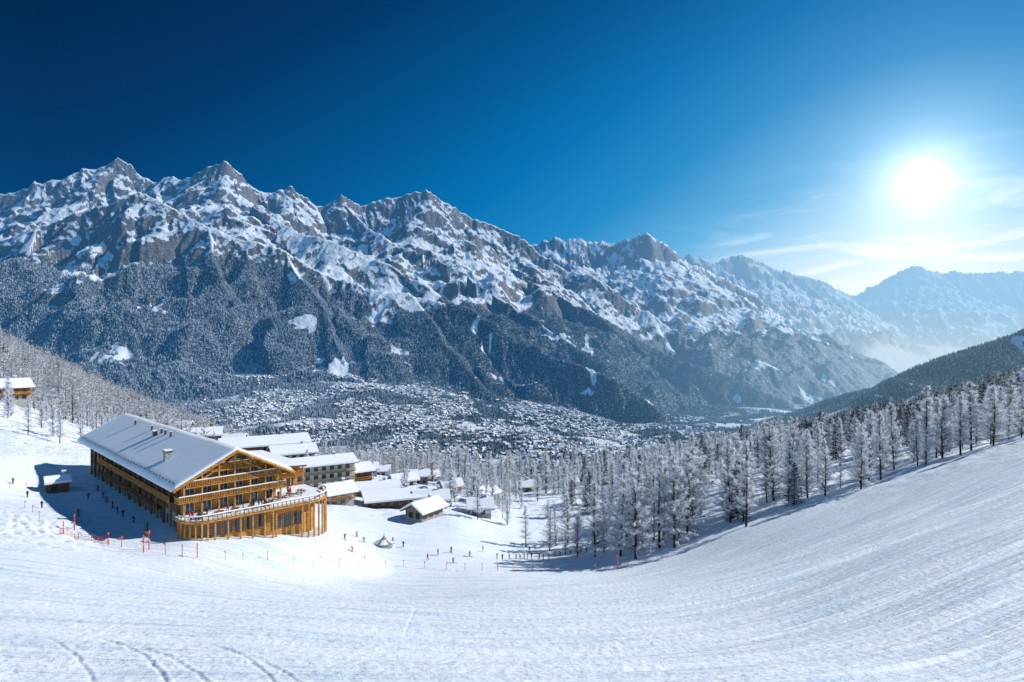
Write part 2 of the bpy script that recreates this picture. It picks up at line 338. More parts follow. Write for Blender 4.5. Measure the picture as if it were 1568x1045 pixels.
def larch(seed,nb=120,nt=36,wid=1.0,low=.05,lop=.25):
    rg=np.random.default_rng(seed); H=20.0
    parts=[trunk(H,.26,rg)]
    t=low+(.98-low)*np.sort(rg.random(nb)); az=rg.random(nb)*6.283
    prof=np.minimum((t/.22+.15)**.6,1)*(1-t)**.72*5.0+.35
    Lb=prof*rg.uniform(.45,1.25,nb)*wid*(1+lop*np.cos(az-seed)*np.sin(t*9+seed)); up=rg.uniform(.05,.7,nb)+t*.5
    D=nrm(np.stack([np.cos(az),np.sin(az),up],1)); B=np.stack([0*t,0*t,t*H],1)
    parts.append(sliv(B,D,Lb,np.full(nb,.13),np.full(nb,.15),np.full(nb,.4),rg))
    parts.append(sliv(B,D,Lb,np.full(nb,.13),np.full(nb,.15),np.full(nb,.4),rg))
    m=nb*nt; bi=np.repeat(np.arange(nb),nt); s=rg.random(m)**.6
    bb=B[bi]+D[bi]*(Lb[bi]*s)[:,None]+rg.normal(size=(m,3))*.12
    dd=nrm(D[bi]*.55+rg.normal(size=(m,3))*.6+np.array([0,0,.12])); ll=rg.uniform(.35,1.1,m)*(.6+.4*np.minimum(Lb[bi]/2.5,1))
    fo=.22+.62*s+rg.normal(size=m)*.14
    parts.append(sliv(bb,dd,ll,rg.uniform(.07,.19,m),np.clip(fo,0,1),np.clip(fo+.38,0,1.1),rg))
    return cat(parts)
def spruce(seed,nw=30,nbr=11,ns=9):
    rg=np.random.default_rng(seed); H=20.0; parts=[trunk(H,.3,rg,fr=.1,bendy=.05)]
    B=[];D=[];L=[]
    for i in range(nw):
        t=.06+.92*(i/nw); 
        for k in range(nbr):
            a=rg.random()*6.283; ln=(1-t)**.85*4.3*rg.uniform(.75,1.12)+.25
            B.append((0,0,t*H+rg.normal()*.15)); dr=-.25+.55*t+rg.normal()*.08; v=np.array([math.cos(a),math.sin(a),dr]); D.append(v/np.linalg.norm(v)); L.append(ln)
    B=np.array(B);D=np.array(D);L=np.array(L);nb=len(B)
    m=nb*ns; bi=np.repeat(np.arange(nb),ns); s=rg.random(m)**.8
    bb=B[bi]+D[bi]*(L[bi]*s)[:,None]; side=np.cross(D[bi],[0,0,1])*rg.normal(size=(m,1))*.65
    dd=nrm(D[bi]*.7+side+np.array([0,0,-.28])+rg.normal(size=(m,3))*.12); ll=rg.uniform(.5,1.1,m)*(.5+.25*L[bi]*(1-s*.4))
    sn=rg.random(m)<.46; bb[:,2]+=sn*.14
    f0=np.where(sn,.75,.15)+rg.normal(size=m)*.08; f1=np.where(sn,.95,.42)+rg.normal(size=m)*.1
    parts.append(sliv(bb,dd,ll,rg.uniform(.22,.5,m),f0,f1,rg)); return cat(parts)
def midtree(seed,kind,nb):
    rg=np.random.default_rng(seed); H=20.0; parts=[]
    parts.append(trunk(H*.9,.25,rg,3,1,.12,0))
    t=.04+.94*rg.random(nb)**1.1; a=rg.random(nb)*6.283
    if kind=='l': prof=np.minimum((t/.2)**.6,1)*(1-t)**.68*4.6+.3; up=rg.uniform(.0,.9,nb); f=.32+.55*rg.random(nb); w=rg.uniform(.3,.75,nb)
    else: prof=(1-t)**.9*4.2+.25; up=rg.uniform(-.55,-.1,nb); f=np.where(rg.random(nb)<.44,.8,.15); w=rg.uniform(.7,1.5,nb)
    D=nrm(np.stack([np.cos(a),np.sin(a),up],1)); B=np.stack([0*t,0*t,t*H],1)+D*(prof*rg.random(nb)*.4)[:,None]
    parts.append(sliv(B,D,prof*rg.uniform(.6,1.1,nb),w*(100/nb)**.5,np.clip(f-.15,0,1),np.clip(f+.2,0,1),rg)); return cat(parts)
def fartree(kind):
    V=[];F=[];A=[]
    for (z0,z1,r) in ([(1,11,3.9),(6,16,3.0),(12,21,1.9)] if kind==0 else [(2,20,3.2),(6,15,3.8)]):
        o=len(V)
        for k in range(4):
            a=k*1.57+z0; V.append((r*math.cos(a),r*math.sin(a),z0+(k%2)*1.2)); A.append(.55 if k%2 else .2)
        V.append((0,0,z1)); A.append(.9)
        for k in range(4): F.append((o+k,o+(k+1)%4,o+4))
    return np.array(V,dtype=float),np.array(F),np.array(A)
def merge(protos,x,y,z,sc,which,rotz,df=None):
    V=[];F=[];A=[];o=0
    for p,(pv,pf,pa) in enumerate(protos):
        ii=np.where(which==p)[0]
        if len(ii)==0: continue
        c=np.cos(rotz[ii])[:,None];s=np.sin(rotz[ii])[:,None];k=sc[ii][:,None]
        vx=(pv[None,:,0]*c-pv[None,:,1]*s)*k+x[ii][:,None]; vy=(pv[None,:,0]*s+pv[None,:,1]*c)*k+y[ii][:,None]; vz=pv[None,:,2]*k+z[ii][:,None]
        V.append(np.stack([vx,vy,vz],-1).reshape(-1,3)); m=len(pv)
        F.append((pf[None]+(np.arange(len(ii))*m)[:,None,None]+o).reshape(-1,3)); o+=m*len(ii)
        aa=np.tile(pa,(len(ii),1)); 
        if df is not None: aa=aa+df[ii][:,None]
        A.append(aa.ravel())
    return np.concatenate(V),np.concatenate(F),np.concatenate(A)
LP=[make_mesh("larch_%d"%i,*(lambda q:(q[0],q[1],[M_larch],{'frost':q[2]}))(larch(40+i,wid=[1.1,.8,1.2,.95,.65,1.0,1.3,.85][i],low=[.05,.12,.03,.08,.15,.04,.06,.2][i],nb=[120,100,130,110,90,140,120,80][i]))) for i in range(8)]
SP=[make_mesh("spruce_%d"%i,*(lambda q:(q[0],q[1],[M_spruce],{'frost':q[2]}))(spruce(60+i))) for i in range(3)]
EU=[560,640,700,780,860,950,1050,1180,1300,1450,1568,1800,2200]; ED=[999,230,192,172,162,156,153,158,165,174,175,178,185]
pts=[]
def ok(x,y,md):
    for (a,b) in pts:
        if (a-x)**2+(b-y)**2<md*md: return False
    return True
cnt=0;tries=0
while cnt<660 and tries<40000:
    tries+=1
    y=rng.uniform(150,430); x=rng.uniform(-.22*y,.98*y); u=784+F_*x/y
    if y<np.interp(u,EU,ED)+rng.exponential(4): continue
    dn=float(pn(np.array([x/26]),np.array([y/22]),300)[0])
    edge=y<np.interp(u,EU,ED)+16
    if u<860 and y<270 and rng.random()<.55: continue
    if dn<-.1 and not (edge and dn>-.35): continue
    if rng.random()>(.95 if edge else .5): continue
    if not ok(x,y,rng.choice([2.6,3.8,6.0])): continue
    pts.append((x,y)); cnt+=1
    sp=rng.random()<(.05+.70*smooth(210,300,y)*smooth(980,1250,u))
    sc=rng.uniform(.42,1.1)*(.9 if sp else 1)
    if 930<u<1210 and y<190: sc=rng.uniform(.75,1.4)
    if u<900 and y<260: sc*=.72
    m=(SP if sp else LP)[rng.integers(3 if sp else 8)]
    ob=add_obj("snowy_spruce_tree" if sp else "frosted_larch_tree",m,(x,y,hz(x,y)-.2),rng.uniform(0,6.28),(sc*rng.uniform(.85,1.15),sc,sc*rng.uniform(.85,1.1)))
    ob.rotation_euler[0]=rng.normal()*.025; ob.rotation_euler[1]=rng.normal()*.025
for _ in range(110):
    if _<55: u=rng.uniform(-40,240); y=rng.uniform(205,300)
    else: u=rng.uniform(430,790); y=rng.uniform(215,330)
    x=(u-784)/F_*y
    if not ok(x,y,5): continue
    pts.append((x,y)); sc=rng.uniform(.35,.7)
    add_obj("frosted_larch_tree",LP[rng.integers(8)],(x,y,hz(x,y)-.2),rng.uniform(0,6.28),sc)
print("near trees",cnt,time.time()-T0)
def scatter(n,r0,r1,a0,a1,fn):
    r=np.sqrt(rng.uniform(r0*r0,r1*r1,n)); a=rng.uniform(a0,a1,n); x=r*np.sin(a); y=r*np.cos(a)
    k=rng.random(n)<fn(x,y,r,784+F_*x/y); return x[k],y[k]
def fmid(x,y,r,u):
    q=pn(x/45,y/45,310)+.5*pn(x/18,y/18,311)
    d=smooth(-.15,.25,q+.25+.5*(u<330)+.12*(u>950))
    left=smooth(275,295,y)*(u<330); 
    mid=((u>=330)&(y>335)); 
    return d*np.where(u<330,left,np.where(mid,1,0))*(~((u>640)&(y<430)))
mp=[midtree(1+i,'l',110) for i in range(4)]+[midtree(20+i,'s',85) for i in range(3)]
x,y=scatter(17500,280,950,-.80,.80,fmid); u=784+F_*x/y
psp=.06+.70*smooth(980,1230,u); w=np.where(rng.random(len(x))<psp,4+rng.integers(0,3,len(x)),rng.integers(0,4,len(x)))
sc=rng.uniform(.4,.95,len(x))*(1+.15*(u<330))
for nm,mt,sel in (("frosted_larch_forest",M_larch,w<4),("snowy_spruce_forest",M_spruce,w>=4)):
    v,f,a=merge(mp,x[sel],y[sel],sample(Z,x[sel],y[sel])-.3,sc[sel],w[sel],rng.uniform(0,6.28,sel.sum()),rng.normal(size=sel.sum())*.08)
    add_obj(nm,make_mesh(nm,v,f,[mt],{'frost':a}))
print("mid",len(x),time.time()-T0)
lp=[midtree(1+i,'l',26) for i in range(4)]+[midtree(20+i,'s',26) for i in range(3)]
x,y=scatter(24000,950,2300,-.8,.8,lambda x,y,r,u:smooth(-.3,.1,pn(x/110,y/110,320)+.25)*.85); u=784+F_*x/y
w=np.where(rng.random(len(x))<.25+.6*smooth(900,1300,u),4+rng.integers(0,3,len(x)),rng.integers(0,4,len(x)))
v,f,a=merge(lp,x,y,sample(Z,x,y)-.3,rng.uniform(.55,.9,len(x)),w,rng.uniform(0,6.28,len(x)),np.where(w>=4,0,-.1))
add_obj("hillside_forest",make_mesh("hillside_forest",v,f,[M_far],{'frost':a}))
x,y=scatter(430000,2300,6000,-.80,.80,lambda x,y,r,u:smooth(.3,.8,sample(forest,x,y))*.62)
fp=[fartree(0),fartree(1)]
v,f,a=merge(fp,x,y,sample(Z,x,y)-2,rng.uniform(.5,1.0,len(x)),rng.integers(0,2,len(x)),rng.uniform(0,6.28,len(x)),rng.normal(size=len(x))*.13-.10+.2*smooth(100,-1300,x))
add_obj("mountain_forest",make_mesh("mountain_forest",v,f,[M_far],{'frost':a})); print("far",len(x),time.time()-T0)
# valley town
def housep():
    V=[(-6,-5,-3),(6,-5,-3),(6,5,-3),(-6,5,-3),(-6,-5,6),(6,-5,6),(6,5,6),(-6,5,6),(-6,0,9.3),(6,0,9.3)]
    F=[(0,1,5),(0,5,4),(2,3,7),(2,7,6),(1,2,6),(1,6,5),(3,0,4),(3,4,7),(5,6,9),(7,4,8)]
    A=[.2]*10
    V+=[(-7.2,-6.4,5.3),(7.2,-6.4,5.3),(7.2,0,9.9),(-7.2,0,9.9),(-7.2,6.4,5.3),(7.2,6.4,5.3)]; A+=[.95]*6
    F+=[(10,11,12),(10,12,13),(13,12,15),(13,15,14)]
    return np.array(V,dtype=float),np.array(F),np.array(A)
def ft(x,y,r,u):
    z=sample(nz,x,y); c=pn(x/300,y/300,400)+.5*pn(x/90,y/90,401)
    return smooth(.88,.95,z)*smooth(-.35,.1,c)*smooth(250,450,u)*smooth(1150,950,u)*(sample(Z,x,y)<-150)
x,y=scatter(40000,2250,4600,-.6,.45,ft)
v,f,a=merge([housep()],x,y,sample(Z,x,y),rng.uniform(.65,1.45,len(x)),np.zeros(len(x),int),rng.uniform(-.5,.5,len(x))+np.where(rng.random(len(x))<.5,1.57,0),rng.normal(size=len(x))*.2)
add_obj("valley_town",make_mesh("valley_town",v,f,[M_house],{'frost':a})); print("town",len(x),time.time()-T0)
# ------------------------------------------------------------------ building kit
class Kit:
    def __init__(s): s.v=[];s.f=[];s.m=[];s.mats=[]
    def mi(s,m):
        if m not in s.mats: s.mats.append(m)
        return s.mats.index(m)
    def poly(s,pts,m):
        o=len(s.v); s.v+=[tuple(p) for p in pts]; s.f.append(tuple(range(o,o+len(pts)))); s.m.append(s.mi(m))
    def box(s,x0,x1,y0,y1,z0,z1,m):
        o=len(s.v); s.v+=[(x0,y0,z0),(x1,y0,z0),(x1,y1,z0),(x0,y1,z0),(x0,y0,z1),(x1,y0,z1),(x1,y1,z1),(x0,y1,z1)]
        for q in [(0,3,2,1),(4,5,6,7),(0,1,5,4),(1,2,6,5),(2,3,7,6),(3,0,4,7)]:
            s.f.append(tuple(o+i for i in q)); s.m.append(s.mi(m))
    def prism(s,prof,y0,y1,m,axis='y'):
        n=len(prof); o=len(s.v)
        for yy in (y0,y1):
            for (a,b) in prof: s.v.append((a,yy,b) if axis=='y' else (yy,a,b))
        k=s.mi(m); s.f.append(tuple(range(o,o+n))); s.f.append(tuple(range(o+2*n-1,o+n-1,-1))); s.m+=[k,k]
        for i in range(n): s.f.append((o+i,o+n+i,o+n+(i+1)%n,o+(i+1)%n)); s.m.append(k)
    def slab(s,outline,z0,z1,m):
        n=len(outline); o=len(s.v); k=s.mi(m)
        for zz in (z0,z1):
            for (a,b) in outline: s.v.append((a,b,zz))
        s.f.append(tuple(range(o+n-1,o-1,-1))); s.f.append(tuple(range(o+n,o+2*n))); s.m+=[k,k]
        for i in range(n): s.f.append((o+i,o+(i+1)%n,o+n+(i+1)%n,o+n+i)); s.m.append(k)
    def bar(s,p,q,w,m):
        p=Vector(p);q=Vector(q);d=(q-p).normalized(); a=d.orthogonal().normalized()*w/2; b=d.cross(a).normalized()*w/2
        o=len(s.v)
        for c in (p,q):
            for e in (a+b,b-a,-a-b,a-b): s.v.append(tuple(c+e))
        k=s.mi(m)
        for q_ in [(3,2,1,0),(4,5,6,7),(0,1,5,4),(1,2,6,5),(2,3,7,6),(3,0,4,7)]: s.f.append(tuple(o+i for i in q_)); s.m.append(k)
    def obj(s,name,parent=None,loc=(0,0,0),rot=0):
        me=bpy.data.meshes.new(name); me.from_pydata(s.v,[],s.f)
        for m in s.mats: me.materials.append(m)
        me.polygons.foreach_set("material_index",s.m); me.update()
        return add_obj(name,me,loc,rot,1,parent)
def empty(name,loc,rot):
    e=bpy.data.objects.new(name,None); COL.objects.link(e); e.location=loc; e.rotation_euler=(0,0,rot); e.empty_display_size=2; return e
def windowx(k,x,z,w,h,y,ny,fm,gm=M_glass):
    def bx(a,b,c,e,t0,t1,m): 
        y0,y1=sorted((y+t0*ny,y+t1*ny)); k.box(a,b,y0,y1,c,e,m)
    bx(x-w/2,x+w/2,z,z+h,.003,.03,gm)
    bx(x-w/2-.09,x-w/2,z-.09,z+h+.09,.003,.10,fm); bx(x+w/2,x+w/2+.09,z-.09,z+h+.09,.003,.10,fm)
    bx(x-w/2,x+w/2,z+h,z+h+.09,.003,.10,fm); bx(x-w/2,x+w/2,z-.09,z,.003,.13,fm); bx(x-.04,x+.04,z,z+h,.031,.08,fm)
def windowy(k,y,z,w,h,x,nx,fm,gm=M_glass):
    def bx(a,b,c,e,t0,t1,m):
        x0,x1=sorted((x+t0*nx,x+t1*nx)); k.box(x0,x1,a,b,c,e,m)
    bx(y-w/2,y+w/2,z,z+h,.003,.03,gm)
    bx(y-w/2-.09,y-w/2,z-.09,z+h+.09,.003,.10,fm); bx(y+w/2,y+w/2+.09,z-.09,z+h+.09,.003,.10,fm)
    bx(y-w/2,y+w/2,z+h,z+h+.09,.003,.10,fm); bx(y-w/2,y+w/2,z-.09,z,.003,.13,fm); bx(y-.04,y+.04,z,z+h,.031,.08,fm)
# ---- main chalet
ch=empty("alpine_chalet_hotel",CH,math.radians(45.5))
Wd,Ln=19.0,77.0; sl=.517; rz=lambda x:8.7+sl*(12-abs(x-9.5))
k=Kit()
k.box(0,Wd,0,Ln,-12,3.0,M_stone)
k.prism([(0,3.0),(Wd,3.0),(Wd,rz(Wd)-.05),(9.5,rz(9.5)-.05),(0,rz(0)-.05)],0.02,Ln-.02,M_gold)
k.prism([(.0,3.01),(-.06,3.01),(-.06,rz(-.06)-.1),(.0,rz(0)-.1)],.0,Ln,M_brown)
for i in range(18):
    k.box(-.5,-.07,1+i*4.3,1.5+i*4.3,-3,rz(0)-.4,M_greyw if i%2 else M_brown)
k.obj("walls",ch)
k=Kit(); th=.35
for sgn in (-1,1):
    xe=9.5+sgn*12
    k.prism([(xe,8.7),(9.5,14.904),(9.5,14.904+th),(xe,8.7+th)] if sgn<0 else [(9.5,14.904),(xe,8.7),(xe,8.7+th),(9.5,14.904+th)],-3.5,80,M_brown)
    k.bar((xe,-3.56,8.85),(9.5,-3.56,15.05),.42,M_gold)
for i in range(26): k.bar((-2.3,-2.4+i*3.2,8.62),(.0,-2.4+i*3.2,9.75),.22,M_gold)
for xx in (-2.1,1,4.2,7,9.5,12,14.8,18,21.1): k.box(xx-.16,xx+.16,-3.3,0,rz(xx)-.42,rz(xx)-.06,M_gold)
k.obj("roof",ch)
nu,nv_=26,150; V=[];F=[]
for j in range(nv_+1):
    yy=-3.55+j/nv_*83.6
    for i in range(nu+1):
        t=i/nu*2-1; xx=9.5+t*12.2; e=abs(t); 
        thk=.55+.08*math.sin(yy*.21+t*3)+.03*math.sin(yy*.83+t*7)
        thk*=(1-max(0,(e-.93))/.07*.6)*(1-.6*max(0,(-yy-3.1)/.45))
        V.append((xx,yy,8.7+.38+sl*(12-e*12.2)+thk-.05*max(0,e-.95)*20*(.5+.5*math.sin(yy*1.7))))
for j in range(nv_):
    for i in range(nu): a=j*(nu+1)+i; F.append((a,a+1,a+nu+2,a+nu+1))
mesh=bpy.data.meshes.new("roof_snow"); 
for j in (0,nv_):
    base=[len(V)+i for i in range(nu+1)]
    for i in range(nu+1): x_=V[j*(nu+1)+i]; V.append((x_[0],x_[1],8.7+.36+sl*(12-abs(i/nu*2-1)*12.2)))
    for i in range(nu): F.append((j*(nu+1)+i,base[i],base[i+1],j*(nu+1)+i+1))
for i in (0,nu):
    base=[]
    for j in range(nv_+1): x_=V[j*(nu+1)+i]; base.append(len(V)); V.append((x_[0],x_[1],8.7+.2+sl*(-.2)))
    for j in range(nv_): F.append((j*(nu+1)+i,(j+1)*(nu+1)+i,base[j+1],base[j]))
mesh.from_pydata(V,[],F); mesh.materials.append(M_snow); mesh.polygons.foreach_set("use_smooth",[True]*len(mesh.polygons)); mesh.update(); add_obj("roof_snow",mesh,parent=ch)
k=Kit(); k.box(1.2,2.5,14,15.4,9.8,13.6,M_stone); k.box(1.0,2.7,13.8,15.6,13.6,13.8,M_metal); k.box(1.1,2.6,13.9,15.5,13.8,14.05,M_snow)
for yy in (30,34,37,45,60): k.box(6.8,7.2,yy,yy+.5,14,15.7,M_metal); k.box(6.7,7.3,yy-.1,yy+.6,15.7,15.8,M_snow)
k.box(5.5,6.3,38,39.2,13.4,15.1,M_brown); k.box(5.4,6.4,37.9,39.3,15.1,15.3,M_snow)
k.bar((9.5,79,15),(9.5,79,18),.1,M_metal)
for i in range(38): k.box(-1.9,-1.8,-2+i*2.1,-1.2+i*2.1,9.95,10.2,M_metal)
k.obj("chimney_and_snow_guards",ch)
k=Kit()
def rail(k,p,q,m,h=1.05,step=.42):
    p=Vector(p);q=Vector(q);L=(q-p).length; nn=max(1,int(L/step))
    k.bar(p+Vector((0,0,h)),q+Vector((0,0,h)),.13,m); k.bar(p+Vector((0,0,.15)),q+Vector((0,0,.15)),.10,m)
    for i in range(nn+1):
        c=p+(q-p)*(i/nn); k.bar(c+Vector((0,0,.1)),c+Vector((0,0,h)),.14 if step>.3 else .08,m)
for (z,x0,x1,dp) in [(6.1,-1.2,20.2,2.5),(8.9,.2,18.8,2.3),(11.6,5,14,1.9)]:
    k.box(x0,x1,-dp,0,z-.22,z,M_gold); k.box(x0+.05,x1-.05,-dp+.2,-.02,z+.004,z+.08,M_brown)
    rail(k,(x0+.1,-dp+.08,z),(x1-.1,-dp+.08,z),M_gold,1.05,.32); rail(k,(x0+.1,-dp,z),(x0+.1,0,z),M_gold); rail(k,(x1-.1,-dp,z),(x1-.1,0,z),M_gold)
    k.box(x0+.1,x1-.1,-dp+.0,-dp+.2,z+1.12,z+1.27,M_snow)
for xx in (-.1,3.2,6.4,9.5,12.6,15.8,19.1): k.box(xx-.15,xx+.15,-2.2,-1.9,3.2,rz(xx)-.4,M_gold)
for a,b in (((2,-2.0,9.3),(9.5,-2.0,13.6)),((17,-2.0,9.3),(9.5,-2.0,13.6)),((5,-2.0,11.3),(14,-2.0,11.3))): k.bar(a,b,.26,M_gold)
k.box(-1.9,0,1,60,5.6,5.8,M_brown); rail(k,(-1.85,1,5.8),(-1.85,60,5.8),M_gold,1.05,.9)
k.box(-1.6,0,10,60,2.6,2.8,M_brown); rail(k,(-1.55,10,2.8),(-1.55,60,2.8),M_brown,1.05,.9)
k.obj("balconies",ch)
k=Kit()
for z,hh in ((3.4,2.1),(6.3,2.0),(9.1,1.9)):
    for xx in (1.6,4.8,8.0,11.0,14.2,17.4):
        if rz(xx)-z>2.6: windowx(k,xx,z,1.5,hh,0.02,-1,M_white)
for xx in (8.2,10.8): windowx(k,xx,11.8,1.5,1.7,0.02,-1,M_white)
for i in range(17):
    windowy(k,3.3+i*4.3,6.3,1.6,1.6,-.06,-1,M_gold); windowy(k,3.3+i*4.3,3.4,1.6,1.5,-.06,-1,M_gold)
    windowy(k,3.3+i*4.3,.4,1.8,1.5,0,-1,M_greyw)
k.obj("windows",ch)
k=Kit()
def arc(cx,cy,r,a0,a1,n): return [(cx+r*math.cos(math.radians(a0+(a1-a0)*i/n)),cy+r*math.sin(math.radians(a0+(a1-a0)*i/n))) for i in range(n+1)]
out=[(-1.5,-.1)]+[(-1.5,-3.5)]+arc(2.5,-3.5,4,180,270,6)[1:]+[(15,-7.8)]+arc(22.5,-1,7,-100,0,9)+[(29.5,8),(19.05,8),(19.05,-.1)]
k.slab(out,2.75,3.05,M_gold)
cx_,cy_=14,-1
ins=[(cx_+(a-cx_)*.975,cy_+(b-cy_)*.95) for a,b in out]
k.slab(ins,3.054,3.3,M_snow)
for i in range(1,len(out)-4):
    a=out[i];b=out[i+1]; rail(k,(a[0],a[1],3.05),(b[0],b[1],3.05),M_gold,1.1,.8)
    k.bar((a[0],a[1]-.0,4.25),(b[0],b[1],4.25),.2,M_snow)
    k.box(a[0]-.15,a[0]+.15,a[1]+.1,a[1]+.4,-10,2.75,M_gold)
for xx in np.arange(1.5,17,2.4): k.box(xx-.14,xx+.14,-7.2,-6.9,-6,2.75,M_gold)
k.slab([(-.5,-.05),(-.5,-3),(1,-5.2),(15,-5.9),(22,-6),(26,-3.5),(27.5,2),(27.5,7.5),(19.06,7.5),(19.06,-.05)],-15,2.74,M_gold)
for i in range(6): windowx(k,2.4+i*2.2,-.6,1.7,2.6,-5.33-.11*i,-1,M_gold)
for i in range(3): windowx(k,16.5+i*2.2,-1.6,1.7,2.6,-6.02,-1,M_gold)
k.obj("terrace_deck",ch)
k=Kit()
k.box(19.1,28,8,30,-14,3.2,M_stone); k.box(19.1,27.9,8.1,29.9,3.2,8.2,M_gold)
k.prism([(18.9,8.2),(29.4,7.6),(29.4,7.95),(18.9,8.7)],6.4,31,M_brown); k.prism([(18.95,8.72),(29.3,7.97),(29.2,8.4),(19,9.15)],6.5,30.9,M_snow)
z=5.7
k.box(19.3,28.2,6.4,8.08,z-.2,z,M_gold); rail(k,(19.4,6.5,z),(28.1,6.5,z),M_gold,1.05,.4)
k.box(28,29.4,8,28,z-.2,z,M_gold); rail(k,(29.3,8,z),(29.3,28,z),M_gold,1.05,.4)
for xx in (19.6,22.5,25.5,28.5): k.box(xx-.13,xx+.13,6.5,6.8,3.3,7.7,M_gold)
for z in (3.5,6.0):
    for xx in (20.8,23.4,26): windowx(k,xx,z,1.5,1.6,8.1,-1,M_brown)
    for yy in (10.5,14,17.5,21,24.5,28): windowy(k,yy,z,1.6,1.6,27.9,1,M_brown)
k.obj("side_wing",ch)
for i in range(8):
    lx=2+i*3.2; ly=-5.4 if lx<16 else -3.5+ (lx-16)*.35
    wx=CH[0]+lx*fx_[0]+ly*fy_[0]; wy=CH[1]+lx*fx_[1]+ly*fy_[1]
    k=Kit(); k.box(-.9,.9,-.4,.4,.72,.78,M_brown); k.box(-.9,.9,-.95,-.65,.42,.47,M_brown); k.box(-.9,.9,.65,.95,.42,.47,M_brown)
    for sx in (-.7,.7): k.bar((sx,-.8,0),(sx,.3,.72),.08,M_brown); k.bar((sx,.8,0),(sx,-.3,.72),.08,M_brown); k.box(sx-.04,sx+.04,-.9,.9,.38,.42,M_brown)
    k.obj("picnic_table",None,(wx,wy,CH[2]+3.3),.8+.3*i)
# ---- other buildings
def house(name,x,y,rot,L,W,H,rise,wall,base=None,ov=1.2,z=None,st=2,trim=M_brown,balc=True,below=8):
    z=hz(x,y) if z is None else z
    e=empty(name,(x,y,z),rot); k=Kit()
    k.box(-L/2,L/2,-W/2,W/2,-below,H if not base else H*.35,wall if not base else base)
    if base: k.box(-L/2+.05,L/2-.05,-W/2+.05,W/2-.05,H*.35,H,wall)
    if rise>0: k.prism([(-W/2+.06,H),(W/2-.06,H),(0,H+rise-.05)],-L/2+.06,L/2-.06,wall,'x')
    k.obj("walls",e)
    k=Kit(); s=rise/(W/2); 
    if rise>0:
        ee=-ov*s; w2=W/2+ov; l2=L/2+ov
        k.prism([(-w2,H+ee),(0,H+rise),(0,H+rise+.25),(-w2,H+ee+.25)],-l2,l2,trim,'x'); k.prism([(0,H+rise),(w2,H+ee),(w2,H+ee+.25),(0,H+rise+.25)],-l2,l2,trim,'x')
        k.obj("roof",e); k=Kit()
        k.prism([(-w2-.05,H+ee+.26),(0,H+rise+.26),(w2+.05,H+ee+.26),(w2,H+ee+.8),(.4,H+rise+.78),(0,H+rise+.85),(-.4,H+rise+.78),(-w2,H+ee+.8)],-l2+.05,l2-.05,M_snow,'x')
    else:
        k.box(-L/2-.4,L/2+.4,-W/2-.4,W/2+.4,H,H+.35,trim); k.obj("roof",e); k=Kit()
        k.box(-L/2-.3,L/2+.3,-W/2-.3,W/2+.3,H+.353,H+.85,M_snow)
    k.obj("roof_snow",e)
    k=Kit(); fh=H/st
    for f in range(st):
        zz=f*fh+fh*.3
        for i in range(int(L/2.8)):
            xx=-L/2+1.5+i*2.8
            if xx<L/2-.8: windowx(k,xx,zz,1.3,fh*.5,-W/2,-1,trim); windowx(k,xx,zz,1.3,fh*.5,W/2,1,trim)
        for i in range(int(W/2.8)):
            yy=-W/2+1.6+i*2.8
            if yy<W/2-.8: windowy(k,yy,zz,1.3,fh*.5,L/2,1,trim); windowy(k,yy,zz,1.3,fh*.5,-L/2,-1,trim)
    k.obj("windows",e)
    if balc and st>1:
        k=Kit()
        for f in range(1,st):
            zz=f*fh; k.box(-L/2,L/2,-W/2-1.3,-W/2-.01,zz-.15,zz,trim); rail(k,(-L/2,-W/2-1.25,zz),(L/2,-W/2-1.25,zz),M_gold if trim is M_brown else trim,1,.6)
        k.obj("balcony",e)
    k=Kit(); k.box(L*.2,L*.2+.8,-.4,.4,H,H+rise+1.6,M_stone); k.box(L*.2-.1,L*.2+.9,-.5,.5,H+rise+1.6,H+rise+1.85,M_snow); k.obj("chimney",e)
    return e
def P(u,d): return ((u-784)/F_*d,d)
house("plaster_lodge",*P(492,222),.55,21,12,8.5,1.6,M_plaster,None,st=3,trim=M_greyw)
house("alpine_lodge",*P(405,250),.5,32,16,8,2.2,M_brown,M_stone)
house("alpine_lodge",*P(448,238),.5,15,12,8,2.0,M_white,M_stone)
house("flat_roof_lodge",*P(382,318),.3,30,11,6.5,0,M_gold,M_stone)
house("alpine_lodge",*P(300,300),.4,22,12,7.5,2.6,M_brown,M_stone)
house("alpine_lodge",*P(345,345),.2,20,12,7.5,2.6,M_plaster,M_stone)
house("alpine_lodge",*P(262,350),.3,20,12,7.5,2.6,M_gold,M_stone)
house("alpine_lodge",*P(235,330),.2,16,11,7,2.6,M_gold,M_stone)
house("alpine_lodge",*P(430,300),.3,20,12,7.5,2.0,M_plaster,M_stone)
house("alpine_lodge",*P(536,236),.6,14,10,6,1.8,M_brown,M_stone)
house("snow_roof_pavilion",*P(604,206),.35,18,13,3.8,1.3,M_brown,None,st=1,ov=2.0)
house("snow_roof_pavilion",*P(574,224),.35,15,11,3.6,1.1,M_greyw,None,st=1,ov=1.6)
house("small_chalet",*P(516,192),.7,8,7,4,1.8,M_white,M_stone)
house("golden_chalet",*P(8,262),.9,15,12,6,2.8,M_gold,M_stone,st=2)
house("timber_hut",*P(88,152),.7,4.5,3.6,2.4,.9,M_brown,None,st=1,ov=.5,balc=False,below=2)
